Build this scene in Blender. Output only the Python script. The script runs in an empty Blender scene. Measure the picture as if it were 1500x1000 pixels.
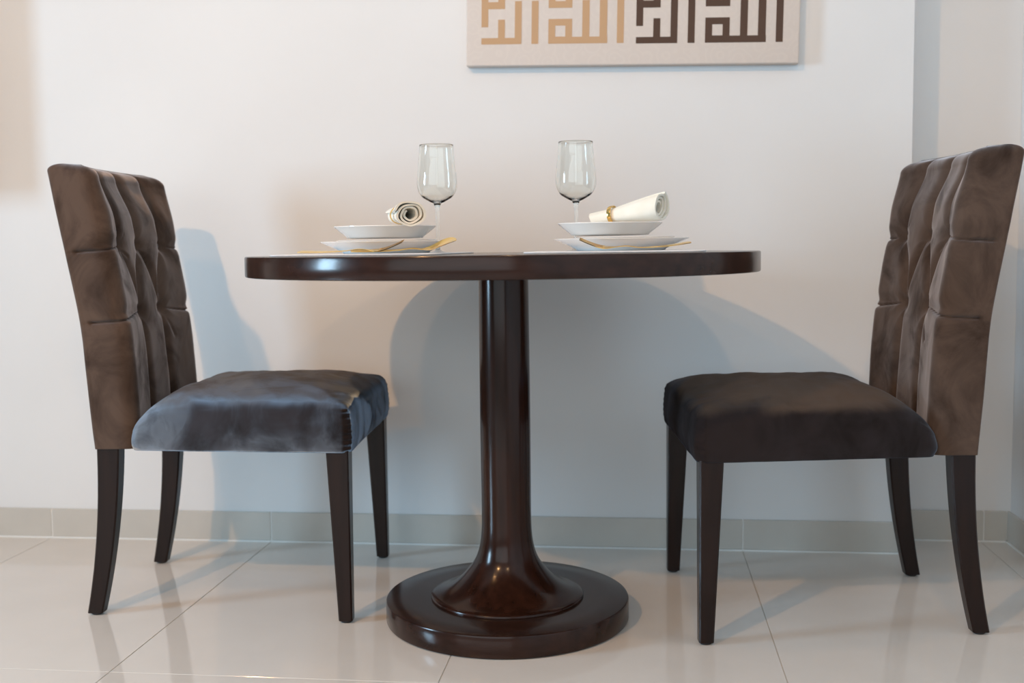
import bpy, bmesh, math, random
from mathutils import Vector, Matrix, noise
R = math.radians
C = bpy.context.scene.collection
random.seed(4)

# ------------------------------------------------------------------ camera
F_PX, PITCH, ROLL, YAW, CX, CY, CZ = (1601.33443, 0.08512, -0.01221, 0.11598, 0.27231, -2.20033, 0.76032)
cam_d = bpy.data.cameras.new('camera')
cam = bpy.data.objects.new('camera', cam_d)
C.objects.link(cam)
cam_d.sensor_width = 36.0
cam_d.lens = F_PX * 36.0 / 1500.0
fw = Vector((-math.sin(YAW)*math.cos(PITCH), math.cos(YAW)*math.cos(PITCH), -math.sin(PITCH)))
rt = Vector((math.cos(YAW), math.sin(YAW), 0))
up = rt.cross(fw)
r2 = rt*math.cos(ROLL) + up*math.sin(ROLL)
u2 = -rt*math.sin(ROLL) + up*math.cos(ROLL)
m = Matrix((r2, u2, -fw)).transposed().to_4x4()
m.translation = (CX, CY, CZ)
cam.matrix_world = m
cam_d.clip_start = 0.02
cam_d.dof.use_dof = True
cam_d.dof.focus_distance = 2.08
cam_d.dof.aperture_fstop = 3.2
bpy.context.scene.camera = cam

# ------------------------------------------------------------------ light
vs = bpy.context.scene.view_settings
vs.view_transform = 'Standard'; vs.look = 'None'; vs.gamma = 1; vs.use_curve_mapping = False
vs.exposure = -0.04
CEIL = 2.75
world = bpy.data.worlds.new('daylight_sky'); bpy.context.scene.world = world
world.use_nodes = True
bg = world.node_tree.nodes['Background']
bg.inputs[0].default_value = (0.50, 0.72, 1.0, 1); bg.inputs[1].default_value = 1.0

def area(name, loc, rot, sx, sy, power, col, shape='RECTANGLE', spread=180):
    l = bpy.data.lights.new(name, 'AREA'); l.shape = shape; l.size = sx; l.size_y = sy
    l.energy = power; l.color = col; l.spread = R(spread)
    o = bpy.data.objects.new(name, l); C.objects.link(o); o.location = loc; o.rotation_euler = rot
    return o
WX = -3.9                                            # left wall
WIN = (-2.00, -1.32, 0.55, 1.80)                     # window opening y0,y1,z0,z1
def aim(o, target):
    o.rotation_euler = (Vector(target) - o.location).to_track_quat('-Z', 'Y').to_euler()
def sun_window(power, col): return area('window_daylight', (WX+0.02, (WIN[0]+WIN[1])/2, (WIN[2]+WIN[3])/2), (0, R(-90), 0), WIN[3]-WIN[2], WIN[1]-WIN[0], power, col, spread=110)
def room_fill(power, col): return area('fill_light', (-1.3, -4.23, 1.3), (R(90), 0, 0), 4.2, 2.0, power, col)  # added fill light behind the camera
LAMPS = [(-1.42, -2.75), (-1.42, -1.50), (.45, -2.75)]
def lamp(i, power, col):
    o = area('downlight_beam', (*LAMPS[i], CEIL-0.03), (0, 0, 0), 0.09, 0.09, power, col, 'DISK', spread=110)
    aim(o, ((-.3, .5, .5), (-.5, .3, .0), (.3, .5, .6))[i]); return o
sun_window(37, (.90, 1.38, 1.80)); room_fill(47, (.92, 1.02, 1.04))
lamp(0, 18.5, (1.0, .54, .22)); lamp(1, 3, (1.0, .52, .20)); lamp(2, 4.5, (1.0, .60, .30))
bg.inputs[1].default_value = 0.35


# ------------------------------------------------------------------ materials
def mat(name, col=(.8,.8,.8), rough=.5, metal=0, **kw):
    m = bpy.data.materials.new(name); m.use_nodes = True
    b = m.node_tree.nodes['Principled BSDF']
    b.inputs['Base Color'].default_value = (*col, 1)
    b.inputs['Roughness'].default_value = rough
    b.inputs['Metallic'].default_value = metal
    for k, v in kw.items():
        b.inputs[k].default_value = v
    return m
def nd(m, t, **kw):
    n = m.node_tree.nodes.new(t)
    for k, v in kw.items():
        if k in n.inputs: n.inputs[k].default_value = v
        else: setattr(n, k, v)
    return n
def ln(m, a, ai, b, bi): m.node_tree.links.new(a.outputs[ai], b.inputs[bi])
def vary(m, c1, c2, scale, detail=4, stretch=(1,1,1), lo=.3, hi=.7, bump=0, bscale=None, dist=.001, tex='ShaderNodeTexNoise'):
    """noise driven colour between c1 and c2 and fine relief"""
    b = m.node_tree.nodes['Principled BSDF']
    tc = nd(m, 'ShaderNodeTexCoord'); mp = nd(m, 'ShaderNodeMapping'); mp.inputs['Scale'].default_value = stretch
    ln(m, tc, 'Object', mp, 'Vector')
    n = nd(m, 'ShaderNodeTexNoise', Scale=scale, Detail=detail); ln(m, mp, 'Vector', n, 'Vector')
    r = nd(m, 'ShaderNodeValToRGB'); r.color_ramp.elements[0].position = lo; r.color_ramp.elements[1].position = hi
    r.color_ramp.elements[0].color = (*c1, 1); r.color_ramp.elements[1].color = (*c2, 1)
    ln(m, n, 'Fac', r, 'Fac'); ln(m, r, 'Color', b, 'Base Color')
    if bump:
        n2 = nd(m, 'ShaderNodeTexNoise', Scale=bscale or scale, Detail=6); ln(m, mp, 'Vector', n2, 'Vector')
        bp = nd(m, 'ShaderNodeBump', Strength=bump, Distance=dist); ln(m, n2, 'Fac', bp, 'Height'); ln(m, bp, 'Normal', b, 'Normal')
    return m, n, r

M = {}
M['wall'] = vary(mat('wall_paint', rough=.75), (.745,.745,.745), (.77,.77,.77), 3, bump=.06, bscale=120)[0]
M['ceiling'] = mat('ceiling_paint', (.66,.65,.63), .9)
M['feature'] = vary(mat('dark_unseen_wall', rough=.8), (.10,.085,.075), (.14,.12,.10), 2)[0]  # unseen walls, darkened to keep bounced light down
M['tile'] = vary(mat('polished_porcelain', rough=.07, **{'IOR':1.5}), (.69,.65,.605), (.73,.69,.645), 5, bump=.02, bscale=9)[0]
M['grout'] = mat('tile_grout', (.52,.49,.44), .9)
M['skirting'] = vary(mat('skirting_tile', rough=.22), (.54,.51,.465), (.58,.55,.50), 9)[0]
M['white_grout'] = mat('white_grout', (.80,.80,.78), .8)
M['frame'] = mat('window_frame_white', (.75,.76,.77), .4)
M['glass'] = mat('clear_glass', (1,1,1), .0, **{'Transmission Weight':1.0, 'IOR':1.45})
def wood(name, c1, c2, stretch, rough=.20, coat=.12):
    m_ = vary(mat(name, rough=rough, **{'Coat Weight':coat, 'Coat Roughness':.10, 'Specular IOR Level':.2}), c1, c2, 9, 5, stretch, .25, .75, bump=.05, bscale=30)[0]
    return m_
M['wood_vert'] = wood('dark_wood_upright_grain', (.013,.0050,.0030), (.034,.012,.0068), (6,6,.5))
M['wood_flat'] = wood('dark_wood_flat', (.016,.0075,.0055), (.036,.016,.011), (.6,6,6))
M['leg'] = wood('chair_leg_wood', (.0095,.0045,.0035), (.019,.0085,.006), (6,6,.6), rough=.3, coat=.1)
M['glide'] = mat('black_plastic_glide', (.008,.008,.009), .5)
def velvet(name, dark, lite, nap, lean=.55, tint=(.90,.84,.86), lit_top=None):
    """short pile that lies along `nap` (object space): the pile's shading normal leans that way"""
    m_ = mat(name, dark, .8, **{'Sheen Weight':1.0, 'Sheen Roughness':.36, 'Specular IOR Level':.10})
    b = m_.node_tree.nodes['Principled BSDF']
    tc = nd(m_, 'ShaderNodeTexCoord'); mp = nd(m_, 'ShaderNodeMapping'); mp.inputs['Scale'].default_value = (.95,.95,.8)
    ln(m_, tc, 'Object', mp, 'Vector')
    n = nd(m_, 'ShaderNodeTexNoise', Scale=11.0, Detail=6, Distortion=.7); n.inputs['Roughness'].default_value = .6
    ln(m_, mp, 'Vector', n, 'Vector')
    r = nd(m_, 'ShaderNodeValToRGB'); e = r.color_ramp.elements
    e[0].position = .26; e[1].position = .60; e[0].color = (*dark, 1); e[1].color = (*lite, 1)
    ln(m_, n, 'Fac', r, 'Fac'); ln(m_, r, 'Color', b, 'Base Color')
    s = nd(m_, 'ShaderNodeMapRange'); s.inputs[1].default_value = .32; s.inputs[2].default_value = .52
    s.inputs[3].default_value = .35; s.inputs[4].default_value = 1.0
    ln(m_, n, 'Fac', s, 'Value'); ln(m_, s, 'Result', b, 'Sheen Weight')
    b.inputs['Sheen Tint'].default_value = (*tint,1)
    n2 = nd(m_, 'ShaderNodeTexNoise', Scale=10, Detail=2, Distortion=1.0); ln(m_, mp, 'Vector', n2, 'Vector')
    b1 = nd(m_, 'ShaderNodeBump', Strength=.22, Distance=.010); ln(m_, n2, 'Fac', b1, 'Height')
    # pile lean
    vec = nd(m_, 'ShaderNodeVectorTransform'); vec.vector_type = 'VECTOR'; vec.convert_from = 'OBJECT'; vec.convert_to = 'WORLD'
    vec.inputs[0].default_value = nap
    n4 = nd(m_, 'ShaderNodeTexNoise', Scale=8.0, Detail=4, Distortion=1.2); ln(m_, mp, 'Vector', n4, 'Vector')
    mr = nd(m_, 'ShaderNodeMapRange'); mr.inputs[1].default_value = .36; mr.inputs[2].default_value = .55
    mr.inputs[3].default_value = lean*.68; mr.inputs[4].default_value = lean; ln(m_, n4, 'Fac', mr, 'Value')
    sc = nd(m_, 'ShaderNodeVectorMath', operation='SCALE'); ln(m_, vec, 0, sc, 0)
    m_.node_tree.links.new(mr.outputs[0], sc.inputs['Scale'])
    ad = nd(m_, 'ShaderNodeVectorMath', operation='ADD'); ln(m_, b1, 'Normal', ad, 0); ln(m_, sc, 0, ad, 1)
    no = nd(m_, 'ShaderNodeVectorMath', operation='NORMALIZE'); ln(m_, ad, 0, no, 0)
    ln(m_, no, 0, b, 'Normal')
    if lit_top:      # warm lamplight painted on the seat top: browner, with less sheen
        sp = nd(m_, 'ShaderNodeSeparateXYZ'); ln(m_, tc, 'Object', sp, 0)
        wn_ = nd(m_, 'ShaderNodeMath', operation='MULTIPLY_ADD'); wn_.inputs[1].default_value = .05; ln(m_, n4, 'Fac', wn_, 0); ln(m_, sp, 'Z', wn_, 2)
        wm = nd(m_, 'ShaderNodeMapRange'); wm.interpolation_type = 'SMOOTHSTEP'
        wm.inputs[1].default_value = .462; wm.inputs[2].default_value = .492; ln(m_, wn_, 0, wm, 'Value')
        mx = nd(m_, 'ShaderNodeMix'); mx.data_type = 'RGBA'; 
        mx.inputs[7].default_value = (*lit_top, 1)
        m_.node_tree.links.new(wm.outputs[0], mx.inputs[0]); m_.node_tree.links.new(r.outputs['Color'], mx.inputs[6]); m_.node_tree.links.new(mx.outputs[2], b.inputs['Base Color'])
        inv = nd(m_, 'ShaderNodeMapRange'); inv.inputs[3].default_value = 1.0; inv.inputs[4].default_value = .34; ln(m_, wm, 0, inv, 'Value')
        ml = nd(m_, 'ShaderNodeMath', operation='MULTIPLY'); ln(m_, s, 'Result', ml, 0); ln(m_, inv, 0, ml, 1); ln(m_, ml, 0, b, 'Sheen Weight')
    return m_
M['velvet'] = velvet('brown_velvet_back', (.024,.014,.010), (.090,.059,.044), (0,0,.4))
M['velvet_seat'] = velvet('brown_velvet_seat', (.012,.008,.007), (.024,.016,.015), (-.75,.66,.05), .88, (.56,.74,1.0), (.110,.077,.058))  # blue sheen tint paints cool daylight onto the seat pile
M['button'] = mat('velvet_button', (.03,.02,.018), .8, **{'Sheen Weight':.6})
M['china'] = mat('white_china', (.80,.78,.75), .12, **{'Coat Weight':.5})
M['mat'] = vary(mat('placemat_vinyl', rough=.6), (.70,.71,.74), (.82,.82,.83), 60, bump=.2, bscale=300)[0]
M['gold'] = mat('polished_gold', (.86,.58,.20), .16, 1.0)
M['napkin'] = vary(mat('napkin_linen', rough=.9, **{'Sheen Weight':.2}), (.80,.76,.65), (.84,.81,.72), 30, bump=.3, bscale=700, dist=.0005)[0]
M['wineglass'] = mat('wine_glass', (.972,.99,.975), .0, **{'Transmission Weight':1.0, 'IOR':1.47})
M['tan'] = mat('tan_print', (.53,.335,.19), .85)
M['brown'] = mat('dark_brown_print', (.085,.047,.031), .85)
mc = mat('canvas_print_ground', (.7,.64,.58), .9); M['canvas'] = mc
b = mc.node_tree.nodes['Principled BSDF']
tc = nd(mc, 'ShaderNodeTexCoord')
vo = nd(mc, 'ShaderNodeTexVoronoi', Scale=26.0); vo.feature = 'F1'; ln(mc, tc, 'Object', vo, 'Vector')
wv = nd(mc, 'ShaderNodeMath', operation='SINE'); mu = nd(mc, 'ShaderNodeMath', operation='MULTIPLY'); mu.inputs[1].default_value = 22
ln(mc, vo, 'Distance', mu, 0); ln(mc, mu, 0, wv, 0)
rr = nd(mc, 'ShaderNodeValToRGB'); rr.color_ramp.elements[0].position = .35; rr.color_ramp.elements[1].position = .75
rr.color_ramp.elements[0].color = (.675,.60,.548,1); rr.color_ramp.elements[1].color = (.69,.615,.56,1)
ln(mc, wv, 0, rr, 'Fac'); ln(mc, rr, 'Color', b, 'Base Color')
nn = nd(mc, 'ShaderNodeTexNoise', Scale=900.0, Detail=2); ln(mc, tc, 'Object', nn, 'Vector')
bb = nd(mc, 'ShaderNodeBump', Strength=.3, Distance=.0008); ln(mc, nn, 'Fac', bb, 'Height'); ln(mc, bb, 'Normal', b, 'Normal')
em = bpy.data.materials.new('lamp_diffuser'); em.use_nodes = True; M['lamp'] = em
eb = em.node_tree.nodes['Principled BSDF']; eb.inputs['Emission Color'].default_value = (1,.72,.42,1); eb.inputs['Emission Strength'].default_value = 6
M['metal_white'] = mat('white_metal', (.8,.8,.8), .35)
M['blocker'] = mat('black_panel', (.012,.012,.014), .15)

# ------------------------------------------------------------------ helpers
def obj(name, bm, material, parent=None, smooth=False, angle=None):
    me = bpy.data.meshes.new(name)
    bmesh.ops.recalc_face_normals(bm, faces=bm.faces)
    bm.to_mesh(me); bm.free()
    me.materials.append(material)
    if smooth:
        for p in me.polygons: p.use_smooth = True
        if angle:
            try: me.set_sharp_from_angle(angle=R(angle))
            except Exception: pass
    o = bpy.data.objects.new(name, me); C.objects.link(o)
    if parent: o.parent = parent
    return o
def thing(name, label, cat, loc=(0,0,0), rz=0, group=None):
    o = bpy.data.objects.new(name, None); C.objects.link(o); o.empty_display_size = .05
    o.location = loc; o.rotation_euler = (0,0,rz); o['label'] = label; o['category'] = cat
    if group: o['group'] = group
    return o
def dup(root, loc, rz, label):
    r = root.copy(); C.objects.link(r); r.location = loc; r.rotation_euler = (0,0,rz); r['label'] = label
    for ch in [c for c in root.children]:
        c = ch.copy(); C.objects.link(c); c.parent = r
        for g in [x for x in ch.children]:
            d = g.copy(); C.objects.link(d); d.parent = c
    return r
def struct(name, bm, material, label=None):
    o = obj(name, bm, material); o['kind'] = 'structure'
    if label: o['label'] = label
    return o
def box(bm, x0, x1, y0, y1, z0, z1, bev=0, seg=2):
    vs_ = [bm.verts.new(p) for p in ((x0,y0,z0),(x1,y0,z0),(x1,y1,z0),(x0,y1,z0),(x0,y0,z1),(x1,y0,z1),(x1,y1,z1),(x0,y1,z1))]
    fs = [bm.faces.new([vs_[i] for i in f]) for f in ((3,2,1,0),(4,5,6,7),(0,1,5,4),(1,2,6,5),(2,3,7,6),(3,0,4,7))]
    if bev:
        es = list({e for f in fs for e in f.edges})
        bmesh.ops.bevel(bm, geom=es, offset=bev, segments=seg, profile=.5, affect='EDGES')
    return bm
def lathe(bm, prof, n=96, cx=0, cy=0, close_top=True, close_bot=True):
    rings = []
    for (r, z) in prof:
        if r < 1e-6: rings.append([bm.verts.new((cx, cy, z))])
        else: rings.append([bm.verts.new((cx+r*math.cos(2*math.pi*i/n), cy+r*math.sin(2*math.pi*i/n), z)) for i in range(n)])
    for a, b_ in zip(rings, rings[1:]):
        for i in range(n):
            j = (i+1) % n
            if len(a) == 1 and len(b_) == 1: continue
            if len(a) == 1: bm.faces.new((a[0], b_[i], b_[j]))
            elif len(b_) == 1: bm.faces.new((a[i], a[j], b_[0]))
            else: bm.faces.new((a[i], a[j], b_[j], b_[i]))
    if len(rings[0]) > 1 and close_bot: bm.faces.new(rings[0][::-1])
    if len(rings[-1]) > 1 and close_top: bm.faces.new(rings[-1])
    return bm
def interp(tab, x):
    if x <= tab[0][0]: return tab[0][1]
    for (a, fa), (b_, fb) in zip(tab, tab[1:]):
        if x <= b_:
            t = (x-a)/(b_-a); return fa + (fb-fa)*t
    return tab[-1][1]
def smooth_interp(tab, x):
    # Catmull-Rom through the table
    n = len(tab)
    if x <= tab[0][0]: return tab[0][1]
    if x >= tab[-1][0]: return tab[-1][1]
    for i in range(n-1):
        if x <= tab[i+1][0]:
            x0, y0 = tab[i]; x1, y1 = tab[i+1]
            m0 = (tab[i+1][1]-tab[max(i-1,0)][1])/(tab[i+1][0]-tab[max(i-1,0)][0])
            m1 = (tab[min(i+2,n-1)][1]-tab[i][1])/(tab[min(i+2,n-1)][0]-tab[i][0])
            h = x1-x0; t = (x-x0)/h
            return (2*t**3-3*t**2+1)*y0 + (t**3-2*t**2+t)*h*m0 + (-2*t**3+3*t**2)*y1 + (t**3-t**2)*h*m1
def grid_rings(bm, rings, cap0=True, cap1=True):
    V = [[bm.verts.new(p) for p in r] for r in rings]
    n = len(V[0])
    for a, b_ in zip(V, V[1:]):
        for i in range(n):
            bm.faces.new((a[i], a[(i+1) % n], b_[(i+1) % n], b_[i]))
    if cap0: bm.faces.new(V[0][::-1])
    if cap1: bm.faces.new(V[-1])
    return bm

# ------------------------------------------------------------------ room
WB = 0.535            # back wall plane
WA = 0.665            # alcove wall plane (right of the corner)
XC = 0.922            # outside corner
XR = 1.212            # right wall
YF = -4.25
# floor of large polished tiles
fb = bmesh.new(); box(fb, WX-.1, XR+.1, YF-.1, WA+.1, -.06, -.0015)
floor = struct('floor', fb, M['grout'], 'glossy cream floor of large porcelain tiles')
TX, TY = 0.6085, 1.217
xs = [-0.688 + TX*i for i in range(-6, 5)]; ys = [-0.364 + TY*i for i in range(-4, 2)]
g = .0008
def tile_obj(me, x, y): 
    o = bpy.data.objects.new('tile', me); C.objects.link(o); o.parent = floor; o.location = (x, y, 0); return o
cache = {}
for xa in xs:
    for ya in ys:
        x0, x1, y0, y1 = max(xa, WX), min(xa+TX, XR), max(ya, YF), min(ya+TY, WA)
        if x1-x0 < .02 or y1-y0 < .02: continue
        key = (round(x1-x0, 4), round(y1-y0, 4))
        if key not in cache:
            t = bmesh.new(); box(t, g, x1-x0-g, g, y1-y0-g, -.008, 0, .0006, 1)
            o = obj('tile', t, M['tile'], floor); o.location = (x0, y0, 0); cache[key] = o.data
        else: tile_obj(cache[key], x0, y0)

w = bmesh.new(); box(w, WX-.2, XC, WB, WB+.3, -.06, CEIL); struct('wall_back', w, M['wall'], 'plain white painted wall behind the table')
w = bmesh.new(); box(w, XC, XR+.2, WA, WA+.17, -.06, CEIL); struct('wall_alcove', w, M['wall'], 'shallow recessed strip of white wall at the right')
w = bmesh.new(); box(w, XR, XR+.2, YF-.2, WA, -.06, CEIL); struct('wall_right', w, M['wall'])
FILL_WIN = (-3.4, 0.8, 0.3, 2.3)  # opening added for the fill light, never in view
w = bmesh.new()
for bx_ in ((WX-.2, FILL_WIN[0], -.06, CEIL), (FILL_WIN[1], XR, -.06, CEIL), (FILL_WIN[0], FILL_WIN[1], -.06, FILL_WIN[2]), (FILL_WIN[0], FILL_WIN[1], FILL_WIN[3], CEIL)):
    box(w, bx_[0], bx_[1], YF-.2, YF, bx_[2], bx_[3])
struct('wall_front', w, M['feature'])
w = bmesh.new(); a0, a1, b0, b1 = FILL_WIN; mx = (a0+a1)/2
for a in ((a0, a0+.05, b0, b1), (a1-.05, a1, b0, b1), (a0+.05, a1-.05, b0, b0+.05), (a0+.05, a1-.05, b1-.05, b1), (mx-.02, mx+.02, b0+.05, b1-.05)):
    box(w, a[0], a[1], YF-.12, YF-.06, a[2], a[3])
fill_frame = struct('added_fill_window', w, M['frame'])  # unseen frame added around the fill light
for a in ((a0+.05, mx-.02), (mx+.02, a1-.05)):
    p = bmesh.new(); box(p, a[0], a[1], YF-.095, YF-.089, b0+.05, b1-.05); obj('pane', p, M['glass'], fill_frame)

w = bmesh.new()
y0, y1, z0, z1 = WIN
for bx_ in ((YF, y0, -.06, CEIL), (y1, WB, -.06, CEIL), (y0, y1, -.06, z0), (y0, y1, z1, CEIL)):
    box(w, WX-.2, WX, *bx_)
wl = struct('wall_left', w, M['feature'])
w = bmesh.new(); box(w, WX-.2, XR+.2, YF-.2, WA+.2, CEIL, CEIL+.1); struct('ceiling', w, M['ceiling'])
# window in the left wall
w = bmesh.new()
for a in ((y0, y0+.05, z0, z1), (y1-.05, y1, z0, z1), (y0+.05, y1-.05, z0, z0+.05), (y0+.05, y1-.05, z1-.05, z1), ((y0+y1)/2-.02, (y0+y1)/2+.02, z0+.05, z1-.05)):
    box(w, WX-.12, WX-.06, *a)
wn = struct('window_1', w, M['frame'])
for a in ((y0+.05, (y0+y1)/2-.02), ((y0+y1)/2+.02, y1-.05)):
    p = bmesh.new(); box(p, WX-.095, WX-.089, a[0], a[1], z0+.05, z1-.05); obj('pane', p, M['glass'], wn)

# skirting tiles
BH, BT = .078, .010
def skirting(name, segs, along, plane, label):
    """white grout strip with one tile per segment; along 'x' or 'y'"""
    gb = bmesh.new()
    a0, a1 = segs[0][0], segs[-1][1]
    if along == 'x': box(gb, a0, a1, plane-BT+.0012, plane, 0, BH-.001); box(gb, a0, a1, plane-BT-.0035, plane-BT+.0012, 0, .0035)
    else: box(gb, plane-BT+.0012, plane, a0, a1, 0, BH-.001); box(gb, plane-BT-.0035, plane-BT+.0012, a0, a1, 0, .0035)
    s = struct(name, gb, M['white_grout'], label)
    for (p, q_) in segs:
        t = bmesh.new()
        if along == 'x': box(t, p+.0012, q_-.0012, plane-BT, plane-.001, .0035, BH, .0008, 1)
        else: box(t, plane-BT, plane-.001, p+.0012, q_-.0012, .0035, BH, .0008, 1)
        obj('tile', t, M['skirting'], s)
bs = [-0.688+TX*i for i in range(-6, 4)]
cuts = [WX] + [x for x in bs if WX+.03 < x < XC-.03] + [XC]
skirting('baseboard_back', list(zip(cuts, cuts[1:])), 'x', WB, 'low band of beige-grey skirting tiles along the back wall')
skirting('baseboard_alcove', [(XC, 1.145), (1.145, XR-BT)], 'x', WA, 'beige-grey skirting tiles in the recess at the right')
cy = [YF, -2.8, -1.58, -.364, .245, WA]
skirting('baseboard_right', list(zip(cy, cy[1:])), 'y', XR, 'skirting tiles along the right wall')

# ceiling downlights (out of frame, they make the warm light)
for i, (lx_, ly_) in enumerate(LAMPS):
    t = thing('ceiling_downlight', ('round recessed ceiling downlight at the left, farther from the back wall', 'round recessed ceiling downlight nearest the back wall', 'round recessed ceiling downlight above the camera at the right')[i], 'lamp', (lx_, ly_, CEIL-.01), 0, 'ceiling downlights')
    b_ = bmesh.new(); lathe(b_, [(.055,.0), (.075,.0), (.075,.01), (.055,.01), (.055,.0)], 48, close_top=False, close_bot=False); obj('ring', b_, M['metal_white'], t, True, 40)
    b_ = bmesh.new(); lathe(b_, [(.0,.004), (.054,.004), (.054,.0095), (0,.0095)], 32); obj('diffuser', b_, M['lamp'], t)

# unseen panel added just left of the frame to cast a daylight shadow into view
t = thing('shadow_panel', 'unseen black panel added beyond the left edge to cast a shadow', 'light blocker', (-1.86, WB-.0, 1.18))
b_ = bmesh.new(); box(b_, -.42, .42, -.13, -.09, -.26, .26, .004); obj('panel', b_, M['blocker'], t)
b_ = bmesh.new(); box(b_, -.12, .12, -.09, 0, -.1, .1); obj('bracket', b_, M['glide'], t)

# ------------------------------------------------------------------ table
TR = .5085
table = thing('pedestal_table', 'round dark-brown wooden dining table on a single column with a disc base', 'table', (0,0,0))
def rim(r, z0, z1, b=.003):
    return [(0,z0), (r-.05,z0), (r-b,z0), (r-b*.3,z0+b*.3), (r,z0+b), (r,z1-b), (r-b*.3,z1-b*.3), (r-b,z1), (r-.05,z1), (0,z1)]
b_ = bmesh.new(); lathe(b_, rim(TR, .7105, .75), 192); obj('tabletop', b_, M['wood_flat'], table, True, 35)
b_ = bmesh.new(); lathe(b_, rim(.2505, 0.001, .0455, .004), 160); obj('base', b_, M['wood_flat'], table, True, 35)
prof = [(.7,.0502), (.57,.0510), (.42,.0515), (.29,.0512), (.20,.0512), (.165,.0535), (.14,.0585), (.12,.0665), (.10,.0805), (.082,.0970), (.068,.1140), (.0585,.1320), (.0530,.1480)]
pp = [(0,.7095), (.0502,.7095)]
zs = [.7 - i*(.7-.0535)/130 for i in range(131)]
pp += [(smooth_interp(sorted([(z_, r_) for z_, r_ in prof]), z_), z_) for z_ in zs]
pp += [(.1555,.0515), (.1575,.0495), (.1575,.0460), (0,.0460)]
b_ = bmesh.new(); lathe(b_, pp, 128); obj('column', b_, M['wood_vert'], table, True, 50)

# ------------------------------------------------------------------ chairs
HL = .272
REAR = [(.34,0), (.43,-.007), (.52,-.013), (.60,-.019), (.68,-.030), (.76,-.045), (.83,-.058), (.90,-.072), (.95,-.082)]
BW = .208
BTNS = [(-.124,.775), (0,.775), (.124,.775), (-.062,.635), (.062,.635)]
def fold(a, b_, bow=0, n=14):
    P = []
    ax, az = a; bx_, bz = b_; dx, dz = bx_-ax, bz-az; L = math.hypot(dx, dz)
    for i in range(n+1):
        t_ = i/n; o_ = bow*math.sin(math.pi*t_)
        P.append((ax+dx*t_ - dz/L*o_, az+dz*t_ + dx/L*o_))
    return P
import numpy as np
FOLDS = []
for (p, q_, bow, dep, wd, sharp) in [
        ((-.124,.775), (-.128,.97), -.008, .0155, .017, .55), ((0,.775), (0,.97), .0, .0155, .017, .55), ((.124,.775), (.128,.97), .008, .0155, .017, .55),
        ((-.062,.635), (-.074,.33), .006, .010, .013, .6), ((.062,.635), (.074,.33), -.006, .010, .013, .6),
        ((-.124,.775), (-.062,.635), .014, .011, .015, .5), ((.124,.775), (.062,.635), -.014, .011, .015, .5),
        ((0,.775), (-.062,.635), -.012, .012, .015, .5), ((0,.775), (.062,.635), .012, .012, .015, .5),
        ((-.124,.775), (-.45,.755), .004, .0115, .0052, 1.), ((.124,.775), (.45,.755), -.004, .0115, .0052, 1.),
        ((-.062,.635), (-.45,.615), .008, .0115, .0052, 1.), ((.062,.635), (.45,.615), -.008, .0115, .0052, 1.),
        ((-.124,.775), (-.21,.775), 0, .006, .014, .2), ((.124,.775), (.21,.775), 0, .006, .014, .2),
        ((-.062,.635), (-.20,.635), 0, .006, .014, .2), ((.062,.635), (.20,.635), 0, .006, .014, .2),
        # small pulls radiating from the buttons
        ((-.124,.775), (-.086,.752), 0, .004, .004, 1.), ((-.124,.775), (-.092,.80), 0, .003, .004, 1.),
        ((0,.775), (.030,.735), .004, .004, .004, 1.), ((.124,.775), (.088,.745), 0, .004, .004, 1.),
        ((.062,.635), (.10,.57), 0, .003, .006, .3)]:
    FOLDS.append((fold(p, q_, bow), dep, wd, sharp))
def tuft_np(U, Z):
    D = np.zeros_like(U)
    for P, dep, wd, sharp in FOLDS:
        m_ = np.full_like(U, 9.0)
        for a, c in zip(P, P[1:]):
            dx, dz = c[0]-a[0], c[1]-a[1]
            t_ = np.clip(((U-a[0])*dx+(Z-a[1])*dz)/(dx*dx+dz*dz+1e-12), 0, 1)
            m_ = np.minimum(m_, np.hypot(U-a[0]-dx*t_, Z-a[1]-dz*t_))
        # fade out the ends of short pulls
        d_ = dep*(sharp*np.exp(-m_/(wd*.55)) + (1-sharp)*np.exp(-(m_/wd)**2))
        D = np.maximum(D, d_) if dep > .005 else D + d_
    for (bx_, bz) in BTNS:
        m_ = np.hypot(U-bx_, Z-bz)
        D = np.maximum(D, .024*np.exp(-(m_/.018)**1.2))
    return .006*np.cos(np.minimum(1, np.abs(U)/BW)*math.pi/2) - D
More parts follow.
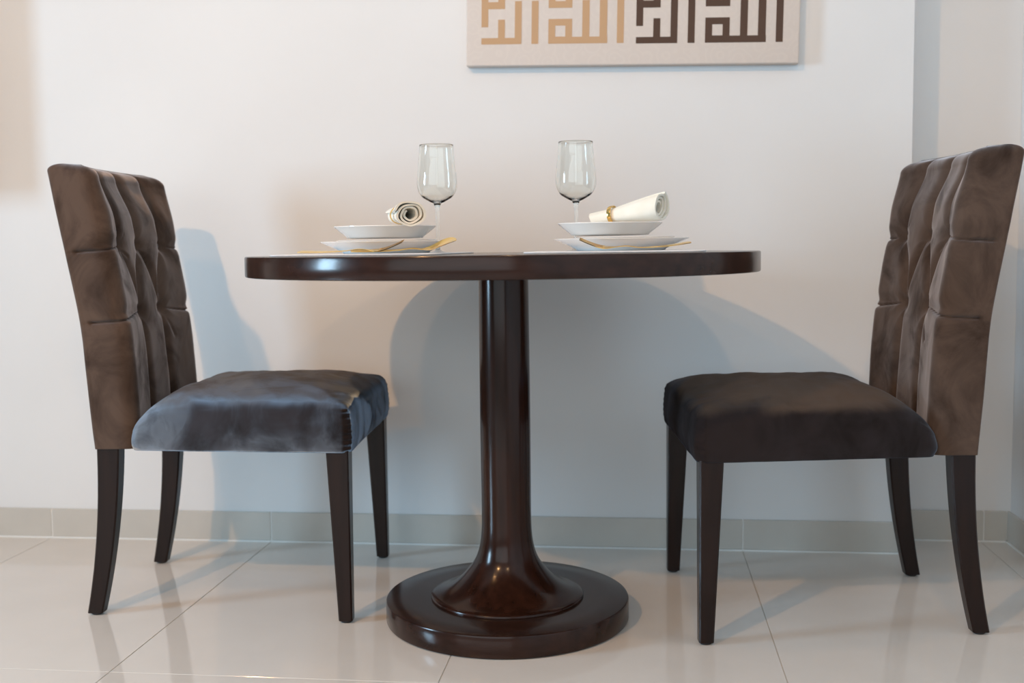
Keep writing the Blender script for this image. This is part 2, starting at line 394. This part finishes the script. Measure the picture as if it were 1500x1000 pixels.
def build_back(parent):
    T = .075; rf, rr_ = .032, .008
    NF = 120
    loop = []           # (depth from rear, y, arc position u, weight, normal)
    for i in range(NF+1):
        y = -BW+rf + (2*(BW-rf))*i/NF; loop.append((T, y, y, 1, (1,0)))
    for i in range(1, 11):
        a = math.pi/2*i/10; loop.append((T-rf+rf*math.cos(a), BW-rf+rf*math.sin(a), BW-rf+rf*a, 1, (math.cos(a), math.sin(a))))
    uu = BW-rf+rf*math.pi/2
    ns = 12
    for i in range(1, ns+1):
        d_ = T-rf-(T-rf-rr_)*i/ns; loop.append((d_, BW, uu+(T-rf-d_), 1 if d_ > .016 else .2, (0,1)))
    for i in range(1, 5):      # fine welt at the rear edge
        a = math.pi/2*i/4; loop.append((rr_-rr_*math.sin(a), BW-rr_+rr_*math.cos(a)+(.0015 if i < 3 else 0), 1, 0, (0,0)))
    for i in range(1, 24):
        y = (BW-rr_)*(1-2*i/24); loop.append((0, y, 1, 0, (0,0)))
    half = [p for p in loop[NF+1:NF+1+10+ns+4]]
    for (d_, y, u, w_, n_) in reversed(half): loop.append((d_, -y, -u if u < .9 else 1, w_, (n_[0], -n_[1])))
    NZ = 260
    zlist = [.3555 + (.913-.3555)*i/NZ for i in range(NZ+1)]
    U = np.array([p[2] for p in loop]); 
    TU = tuft_np(np.tile(U, (NZ+1, 1)), np.tile(np.array(zlist)[:, None], (1, len(loop))))
    rings = []
    def ring(z, ins, dz, trow):
        out = []
        rx = smooth_interp(REAR, z)
        th = 1 + .16*max(0, (z-.70)/.25)**1.3 - .05*max(0, (.5-z)/.15)
        wy = 1 + .012*math.exp(-((z-.70)/.05)**2) + .010*math.exp(-((z-.85)/.06)**2) + .008*math.exp(-((z-.5)/.1)**2)
        k = max(0, min(1, (z-.80)/.13))
        kr = max(0, min(1, (z-.83)/.09)); kr = kr*kr*(3-2*kr)
        for (d_, y, u, w_, n_), tv in zip(loop, trow):
            cd = T*.5
            dd = cd + (d_-cd)*(1-ins/(T*.5))
            yy = y*(1-ins/BW*.9)
            dis = tv*w_ if w_ else 0
            dis *= (1-ins/(T*.5))
            # the pillows roll back over the top, the two ends stay forward
            roll = .022*kr*(1-(abs(y)/BW)**4)*(dd/T)**2 - .029*(y/BW)**2*dd/T
            x = rx + dd*th + dis*n_[0] - roll
            yo = yy*wy + dis*n_[1]
            zt = (z + dz) + .018*k*(1-dd/T)
            x += .0016*noise.noise(Vector((y*14, z*14, d_*14)))*(1 if w_ else .3)
            out.append((x - HL, yo, zt))
        return out
    for z, tr in zip(zlist, TU): rings.append(ring(z, 0, 0, tr))
    capn = 12
    for i in range(1, capn+1):
        a = math.pi/2*i/capn
        rings.append(ring(.913, .024*(1-math.cos(a)), .020*math.sin(a), TU[-1]))
    for i in range(1, 4):
        rings.append(ring(.913, .024+ .005*i, .020+.0006*i, TU[-1]))
    b_ = bmesh.new(); grid_rings(b_, rings)
    back = obj('backrest', b_, M['velvet'], parent, True)
    for (by, bz) in BTNS:
        t_ = bmesh.new()
        bmesh.ops.create_uvsphere(t_, u_segments=16, v_segments=8, radius=.007)
        for v in t_.verts: v.co.x *= .45
        rx = smooth_interp(REAR, bz); th = 1 + .16*max(0, (bz-.70)/.25)**1.3
        bo = obj('button', t_, M['button'], back, True); bo.location = (rx + T*th + .006 - .0215 + .029*(by/BW)**2 - HL, by, bz)
    return back
SEAT_X0, SEAT_X1 = -HL+.080, HL
def build_seat(parent):
    # trapezoid outline with rounded corners
    def halfw(x):
        t_ = (x-SEAT_X0)/(SEAT_X1-SEAT_X0); return .215 + (.256-.215)*t_
    cr = .020
    out = []
    corners = [(SEAT_X0, -halfw(SEAT_X0)), (SEAT_X1, -halfw(SEAT_X1)), (SEAT_X1, halfw(SEAT_X1)), (SEAT_X0, halfw(SEAT_X0))]
    def add(p, q_, n):
        for i in range(n):
            t_ = i/n; out.append((p[0]+(q_[0]-p[0])*t_, p[1]+(q_[1]-p[1])*t_))
    pts = []
    for i, c in enumerate(corners):
        c = Vector(c); pr = Vector(corners[i-1]); nx = Vector(corners[(i+1) % 4])
        a = c+(pr-c).normalized()*cr; b2 = c+(nx-c).normalized()*cr
        pts.append((a, c, b2))
    for i, (a, c, b2) in enumerate(pts):
        for k in range(8):
            t_ = k/8; out.append(tuple((a*(1-t_)**2 + c*2*t_*(1-t_) + b2*t_*t_)))
        nxt = pts[(i+1) % 4][0]
        add(b2, nxt, 46)
    mid = Vector((.03, 0))
    rings = []
    def g(x):
        t_ = (SEAT_X0+.105-x)/.105
        return 1 if t_ <= 0 else max(.46, (1-t_**2.3*.50))
    def zmap(x, z): return .3535 + (z-.3535)*g(x)
    def place(p, s, z, bulge=0):
        v = mid + (Vector(p)-mid)*s
        n_ = (Vector(p)-mid).normalized()
        v = v + n_*bulge
        cg = 0
        # gathered corner seam at both front corners
        for sy in (-1, 1):
            c = Vector((SEAT_X1, sy*halfw(SEAT_X1)))
            dd = (Vector(p)-c).length
            cg += math.exp(-(max(0, dd-.0085)/.0045)**2)*.0035*(1 if z < .44 else 0)
            cg += .0011*math.exp(-(dd/.03)**2)*math.sin(z*520)*(1 if z < .445 else 0)
        v = v - n_*cg
        wr = .0016*noise.noise(Vector((v.x*16, v.y*16, z*22))) + .0009*noise.noise(Vector((v.x*45, v.y*20, z*40)))
        v = v + n_*wr
        zz = zmap(v.x, z) + (wr*1.5 if z > .44 else 0)
        return (v.x, v.y, zz)
    NB = 22
    for i in range(NB+1):
        t_ = i/NB; z = .3535 + .0715*t_
        bl = .004*math.sin(math.pi*t_) - .002*(1-t_)**6
        rings.append([place(p, 1, z, bl) for p in out])
    NC = 14; rad = .034
    for i in range(1, NC+1):
        a = math.pi/2*i/NC*.84
        s = 1 - rad*(1-math.cos(a))/.24
        rings.append([place(p, s, .425 + rad*math.sin(a)) for p in out])
    s0 = s; zt = .425 + rad*math.sin(math.pi/2*.84)
    a0 = math.pi/2*.84
    NT = 26
    for i in range(1, NT+1):
        t_ = i/NT; s = s0*(1-t_) + .004*t_
        z = zt + .030*(1-(1-t_)**2.4)
        rings.append([place(p, s, z) for p in out])
    b_ = bmesh.new(); grid_rings(b_, rings)
    return obj('seat', b_, M['velvet_seat'], parent, True)
def tapered_leg(sections, parent):
    """sections: list of (z, x0, x1, y0, y1)"""
    b_ = bmesh.new(); rings = []
    c = .003
    for (z, x0, x1, y0, y1) in sections:
        rings.append([(x0+c,y0,z), (x1-c,y0,z), (x1,y0+c,z), (x1,y1-c,z), (x1-c,y1,z), (x0+c,y1,z), (x0,y1-c,z), (x0,y0+c,z)])
    grid_rings(b_, rings)
    o = obj('leg', b_, M['leg'], parent)
    z, x0, x1, y0, y1 = sections[0]
    t_ = bmesh.new(); lathe(t_, [(0,0.0), (.010,0.0), (.0115,.0015), (.0115,z+.0005), (0,z+.0005)], 20, (x0+x1)/2, (y0+y1)/2)
    obj('glide', t_, M['glide'], o, True, 40)
    return o
chair = thing('dining_chair', 'brown velvet dining chair at the left of the table, daylit bluish on its seat side', 'chair', (-.594,.152,0), R(4.2), 'pair of velvet dining chairs')
build_back(chair); build_seat(chair)
for s in (-1, 1):
    sec = []
    for i in range(15):
        z = .005 + (.357-.005)*i/14; t_ = 1-z/.357
        fl = -.036*t_**2.1
        x0 = -HL + .002 + fl; dp = .047 - .015*t_; yo = .203; wy = .036-.008*t_
        ya, yb = s*yo, s*(yo-wy)
        sec.append((z, x0, x0+dp, min(ya,yb), max(ya,yb)))
    tapered_leg(sec, chair)
for s in (-1, 1):
    sec = []
    for i in range(6):
        z = .005 + (.357-.005)*i/5; t_ = 1-z/.357
        x1 = HL - .006; dp = .046 - .018*t_; ya, yb = s*(.249), s*(.249-.044+.017*t_)
        sec.append((z, x1-dp, x1, min(ya,yb), max(ya,yb)))
    tapered_leg(sec, chair)
dup(chair, (.625,.130,0), R(180+5.8), 'brown velvet dining chair at the right of the table, its seat side nearly black')

# ------------------------------------------------------------------ picture
PX0, PX1, PZ = -.1485, .6515, 1.198
pic = thing('canvas_picture', 'cream canvas print with square tan and dark-brown script above the table', 'picture', ((PX0+PX1)/2, WB, PZ))
pic.rotation_euler = (0, R(1.25), 0)
PW = (PX1-PX0)/2; PT = .030; PH = .66
b_ = bmesh.new(); box(b_, -PW, PW, -PT, 0, 0, PH, .004, 3); obj('canvas', b_, M['canvas'], pic, True, 30)
# lettering: pixel layout of the photo, mapped to the canvas
XS = (2*PW)/(1170-683)
def lx(px): return -PW + (px-683)*XS
ZS = .1633/97.0
# one word block, 213 px wide; heights in px above foot
def block(o):
    L = []
    def r(a, c, h0, h1): L.append((o+a, o+c, h0, h1))
    r(0,60,0,9); r(25,35,9,35); r(50,60,9,61)                    # lam group foot
    r(0,10,24.5,110); r(10,35,50,60); r(25,35,60,110); r(10,25,78,88); r(45,55,72,110)
    r(75,85,0,61)                                                # upright
    r(100,110,0,35); r(125,135,0,35); r(110,125,0,10); r(110,125,25.5,35)
    r(135,187,0,9.5); r(150,160.5,9.5,61); r(175.5,186.5,9.5,61)
    r(201,211,0,61)
    r(100,135,50.5,60); r(100,110,60,90); r(125,135,60,90); r(110,125,76,86)   # square above
    r(150,211,80,90); r(75,85,75,120)
    for rep in range(1, 3):
        o2 = rep*135
        r(0,60,o2,o2+9); r(25,35,o2+9,o2+35); r(50,60,o2+9,o2+61); r(75,85,o2,o2+61); r(100,186.5,o2,o2+9.5)
        r(100,110,o2+9.5,o2+35); r(125,135,o2+9.5,o2+35); r(150,160.5,o2+9.5,o2+61); r(175.5,186.5,o2+9.5,o2+61); r(201,211,o2,o2+61)
    return L
foot = 30.5*ZS
def place_block(o, footpx): return [(a, c, footpx*ZS+h1*ZS, footpx*ZS+h0*ZS) for (a, c, h0, h1) in block(o)]
def letters2(lst, material):
    """every joined glyph of the square script is a part of its own"""
    left = list(lst)
    while left:
        grp = [left.pop(0)]; grew = True
        while grew:
            grew = False
            for r_ in list(left):
                if any(r_[0] <= q_[1]+1e-6 and r_[1] >= q_[0]-1e-6 and r_[3] <= q_[2]+1e-6 and r_[2] >= q_[3]-1e-6 for q_ in grp):
                    grp.append(r_); left.remove(r_); grew = True
        # lay the glyph out on a shared grid so that it is one connected sheet
        gx = sorted({round(v, 4) for r_ in grp for v in r_[:2]}); gz = sorted({round(v, 6) for r_ in grp for v in r_[2:]})
        b_ = bmesh.new(); V = {}
        def vert(i_, k_, f):
            if (i_, k_, f) not in V: V[(i_, k_, f)] = b_.verts.new((lx(gx[i_]), -PT-.0006 if f else -PT+.0004, gz[k_]))
            return V[(i_, k_, f)]
        cells = set()
        for i_ in range(len(gx)-1):
            for k_ in range(len(gz)-1):
                mx_, mz_ = (gx[i_]+gx[i_+1])/2, (gz[k_]+gz[k_+1])/2
                if any(r_[0] <= mx_ <= r_[1] and r_[3] <= mz_ <= r_[2] for r_ in grp): cells.add((i_, k_))
        for (i_, k_) in cells:
            for f in (0, 1):
                b_.faces.new([vert(i_, k_, f), vert(i_+1, k_, f), vert(i_+1, k_+1, f), vert(i_, k_+1, f)])
            for (di, dk, a, c) in ((-1,0,(0,0),(0,1)), (1,0,(1,0),(1,1)), (0,-1,(0,0),(1,0)), (0,1,(0,1),(1,1))):
                if (i_+di, k_+dk) not in cells:
                    b_.faces.new([vert(i_+a[0], k_+a[1], 0), vert(i_+c[0], k_+c[1], 0), vert(i_+c[0], k_+c[1], 1), vert(i_+a[0], k_+a[1], 1)])
        obj('lettering', b_, material, pic)
letters2(place_block(706, 31), M['tan']); letters2(place_block(935, 30), M['brown'])

# ------------------------------------------------------------------ table setting
TZ = .7502
def plate_profile(r_foot, r_rim, h, th=.003):
    return [(0,.0022), (r_foot-.006,.0022), (r_foot-.004,0), (r_foot,0), (r_foot+.002,.003), (r_foot+(r_rim-r_foot)*.35, h*.42), (r_rim-.002,h-.0022), (r_rim,h-.001), (r_rim-.0008,h), (r_rim-.004,h-.0002), (r_foot+(r_rim-r_foot)*.3, h*.42+th), (r_foot-.004,.0052), (0,.0052)]
def plate(name, label, cat, loc, rf_, rr_, h, group):
    b_ = bmesh.new(); lathe(b_, plate_profile(rf_, rr_, h), 96)
    o = obj(name, b_, M['china'], None, True, 60); o.location = loc; o['label'] = label; o['category'] = cat; o['group'] = group
    return o
def bowl(label, loc):
    b_ = bmesh.new()
    lathe(b_, [(0,.003), (.068,.003), (.070,0), (.075,0), (.077,.003), (.0985,.0200), (.1000,.0215), (.1010,.0222), (.1008,.0236), (.0975,.0236), (.0945,.0220), (.075,.0085), (.067,.0060), (0,.0060)], 96)
    o = obj('soup_plate', b_, M['china'], None, True, 60); o.location = loc; o['label'] = label; o['category'] = 'bowl'; o['group'] = 'soup plates on the table'
def placemat(label, x, y, rzz):
    b_ = bmesh.new()
    ow, oh, rc = .165, .215, .03; ring_ = []
    for cx_, cy_, a0 in ((ow-rc, oh-rc, 0), (-ow+rc, oh-rc, 90), (-ow+rc, -oh+rc, 180), (ow-rc, -oh+rc, 270)):
        for k in range(9):
            a = R(a0+90*k/8); ring_.append((cx_+rc*math.cos(a), cy_+rc*math.sin(a)))
    grid_rings(b_, [[(p[0]*s, p[1]*s, z) for p in ring_] for (s, z) in ((.996,0), (1,.001), (1,.0022), (.994,.003))])
    o = obj('placemat', b_, M['mat'], None, True, 30); o.location = (x, y, TZ); o.rotation_euler = (0,0,rzz)
    o['label'] = label; o['category'] = 'placemat'; o['group'] = 'placemats'
MZ = TZ + .0032
BD = .0030
placemat('white placemat under the plates on the left half of the table', -.250, -.02, 0)
placemat('white placemat under the plates on the right half of the table', .228, -.02, 0)
PLX = [(-.226, -.060), (.238, -.060)]
plate('dinner_plate', 'wide white dinner plate, lowest of the left stack', 'plate', (PLX[0][0], PLX[0][1], MZ), .085, .131, .0235, 'dinner plates')
plate('dinner_plate', 'wide white dinner plate, lowest of the right stack', 'plate', (PLX[1][0], PLX[1][1], MZ), .085, .131, .0235, 'dinner plates')
plate('side_plate', 'smaller white plate between bowl and dinner plate on the left', 'plate', (PLX[0][0], PLX[0][1], MZ+.0056), .070, .0985, .0205, 'side plates')
plate('side_plate', 'smaller white plate between bowl and dinner plate on the right', 'plate', (PLX[1][0]+.006, PLX[1][1], MZ+.0056), .070, .0985, .0205, 'side plates')
BZ = MZ + .0056 + .0056
bowl('white slant-sided bowl on top of the left plates, holding an end-on rolled napkin', (PLX[0][0]-.002, PLX[0][1], BZ+.0185))
bowl('white slant-sided bowl on top of the right plates, holding a napkin laid sideways', (PLX[1][0]-.021, PLX[1][1], BZ+.0185))

def glass(label, x, y):
    t = thing('wine_glass', label, 'glass', (x, y, TZ), 0, 'wine glasses')
    b_ = bmesh.new()
    outer = [(0,0), (.033,0), (.0345,.0008), (.0342,.0016), (.022,.0030), (.010,.0055), (.0052,.010), (.0040,.018), (.0037,.05), (.0038,.085), (.0046,.099), (.0085,.1065)]
    bowl_o = [(.106,.0085), (.112,.0200), (.118,.0300), (.126,.0370), (.136,.0411), (.148,.0425), (.162,.0417), (.180,.0400), (.200,.0380), (.215,.0368), (.2285,.0360)]
    n = 40
    zz = [.106 + (.2285-.106)*(i/n)**1.25 for i in range(n+1)]
    ob = [(smooth_interp(bowl_o, z), z) for z in zz]
    inn = [(max(0, smooth_interp(bowl_o, z)-.0010-(.004*max(0, 1-(z-.110)/.012))), z+(.0008 if z < .2 else 0)) for z in zz if z > .1105]
    prof_ = outer + ob[1:] + [(.0356,.2289), (.0352,.2285)] + inn[::-1][1:] + [(0, .1105)]
    lathe(b_, prof_, 72)
    obj('bowl_and_stem', b_, M['wineglass'], t, True)
    return t
g1 = glass('clear stemmed wine glass behind the left plates', -.1515, .10)
glass('clear stemmed wine glass beside the right napkin', .1425, .10)

# napkins: one cloth rolled up, pinched by a gold ring
def napkin(name_label, loc, rzz, tilt, ring_label, L, rad_tab, ring_at, turns=3.1, flip=0, squash=.85):
    t = thing('rolled_napkin', name_label, 'napkin', loc, rzz, 'rolled napkins')
    t.rotation_euler = (0, tilt, rzz)
    b_ = bmesh.new(); NS, NA = 36, 110; th = .0021
    def sheet(i, j, off):
        s = i/NS; a = j/NA
        ro = smooth_interp(rad_tab, s)
        rin = ro*.33
        r = rin + (ro-rin)*a
        ang = 2*math.pi*turns*a + flip
        wob = 1 + .055*math.sin(ang*2.3+1.0+s*1.5)*(1-abs(s-ring_at)*.3) + .025*math.sin(ang*5+3*s)
        r = (r*wob + off)
        x = s*L + .004*math.sin(ang*1.0)*(s-.5)*2 - .010*(1-a)*(1 if s > .5 else -1)*abs(s-.5)*2
        return (x, r*math.cos(ang), r*math.sin(ang)*squash)
    A = [[b_.verts.new(sheet(i, j, th)) for j in range(NA+1)] for i in range(NS+1)]
    B = [[b_.verts.new(sheet(i, j, -th)) for j in range(NA+1)] for i in range(NS+1)]
    for i in range(NS):
        for j in range(NA):
            b_.faces.new((A[i][j], A[i][j+1], A[i+1][j+1], A[i+1][j])); b_.faces.new((B[i][j+1], B[i][j], B[i+1][j], B[i+1][j+1]))
    for i in range(NS):
        b_.faces.new((A[i][0], A[i+1][0], B[i+1][0], B[i][0])); b_.faces.new((A[i+1][NA], A[i][NA], B[i][NA], B[i+1][NA]))
    for j in range(NA):
        b_.faces.new((A[0][j+1], A[0][j], B[0][j], B[0][j+1])); b_.faces.new((A[NS][j], A[NS][j+1], B[NS][j+1], B[NS][j]))
    obj('cloth', b_, M['napkin'], t, True, 60)
    # ring of its own
    b_ = bmesh.new(); n = 48; rr0 = smooth_interp(rad_tab, ring_at)*1.16 + .002; rings = []
    for k in range(n):
        a = 2*math.pi*k/n; c, s_ = math.cos(a), math.sin(a)*squash
        rings.append([(ring_at*L + dx, (rr0+dr)*c, (rr0+dr)*s_) for dx, dr in ((-.004,0), (0,-.0004), (.004,0), (.004,.0016), (0,.0022), (-.004,.0016))])
    V = [[b_.verts.new(p) for p in r_] for r_ in rings]
    for k in range(n):
        a_, c_ = V[k], V[(k+1) % n]
        for q_ in range(6): b_.faces.new((a_[q_], a_[(q_+1) % 6], c_[(q_+1) % 6], c_[q_]))
    ro = obj('ring', b_, M['gold'], t, True, 50); ro['label'] = ring_label
    return t
RIMZ = BZ + .0185 + .0236
rt_ = [(0,.0190), (.15,.0170), (.35,.0155), (.6,.0200), (.85,.0275), (1,.0300)]
napkin('rolled white napkin lying end-on, pointing out over the left bowl', (-.219, -.002, RIMZ+.0225), R(-68), R(1), 'gold napkin ring', .172, rt_, .35, flip=2.2, squash=.84)
napkin('rolled white napkin lying sideways across the right bowl, open end at right', (.180, -.020, RIMZ+.0085), R(-27), R(-8), 'gold napkin ring', .156, [(0,.0120), (.15,.0130), (.30,.0135), (.6,.0215), (.85,.0275), (1,.0295)], .31, flip=.6, squash=.95)

# cutlery, polished gold
def cutlery(kind, label, loc, rzz, roll=0, lift=0, tip=0, wide=1.0):
    """blade along +x; handle end at x=0"""
    t = thing(kind, label, kind, loc, rzz, 'gold cutlery'); t.rotation_euler = (0, 0, rzz)
    L = .20
    def centre(s):   # height along the piece
        return smooth_interp([(0,.0035+lift), (.2,.0030+lift*.45), (.45,.0050), (.58,.0080), (.68,.0062), (.76,.0035+tip*.15), (.84,.0055+tip*.4), (.93,.0110+tip*.7), (1,.0160+tip)], s)
    def width(s):
        if kind == 'spoon': return smooth_interp([(0,.0050), (.03,.0085), (.15,.0075), (.4,.0040), (.6,.0030), (.68,.0032), (.75,.0110), (.84,.0190), (.93,.0175), (.98,.0100), (1,.0040)], s)
        return smooth_interp([(0,.0050), (.03,.0085), (.15,.0075), (.4,.0040), (.6,.0030), (.68,.0034), (.73,.0095), (.78,.0120)], s)
    s_end = 1.0 if kind == 'spoon' else .79
    n = 60; rings = []
    cr_, sr_ = math.cos(roll), math.sin(roll)
    for i in range(n+1):
        s = s_end*i/n; w_ = width(s); z = centre(s); th = .0016
        dish = .0045*max(0, math.sin((s-.68)/.32*math.pi)) if s > .68 and kind == 'spoon' else 0
        sec = []
        for k in range(-4, 5):
            y = w_*k/4; dz_ = th*.5*(1-(k/4)**2*.5) + dish*((k/4)**2-1)+dish*.6; sec.append((s*L, y*cr_ - dz_*sr_, z + y*sr_ + dz_*cr_ + abs(sr_)*w_*.9))
        for k in range(4, -5, -1):
            y = w_*k/4; dz_ = -th*.5*(1-(k/4)**2*.5) + dish*((k/4)**2-1)+dish*.6; sec.append((s*L, y*cr_ - dz_*sr_, z + y*sr_ + dz_*cr_ + abs(sr_)*w_*.9))
        rings.append(sec)
    b_ = bmesh.new(); grid_rings(b_, rings)
    obj('handle' if kind == 'fork' else 'handle_and_bowl', b_, M['gold'], t, True, 60)
    if kind == 'fork':
        for k in range(4):
            y = (-1.5+k)*.0062; b2 = bmesh.new(); rs = []
            for i in range(13):
                s = .775 + (.225)*i/12; z = centre(s); hw = .0019*(1-.5*(i/12)**3); yy = y*(1-.05*i/12)
                rs.append([(s*L, a_*cr_ - c_*sr_, z + a_*sr_ + c_*cr_ + abs(sr_)*.012*.9) for a_, c_ in ((yy-hw,-.0009), (yy+hw,-.0009), (yy+hw,.0009), (yy-hw,.0009))])
            grid_rings(b2, rs); obj('tine', b2, M['gold'], t, False)
    return t
cutlery('fork', 'gold fork in front of the left plates, handle towards the left chair', (-.358,-.218,MZ), R(0), roll=R(13), tip=.004)
cutlery('spoon', 'gold spoon in front of the left plates, rounded tip nearest the wine glass', (-.262,-.196,MZ), R(-1), roll=R(20), tip=.006)
cutlery('fork', 'gold fork in front of the right plates, handle towards the right chair', (.366,-.205,MZ), R(180), roll=R(-12), lift=.009, tip=.004)
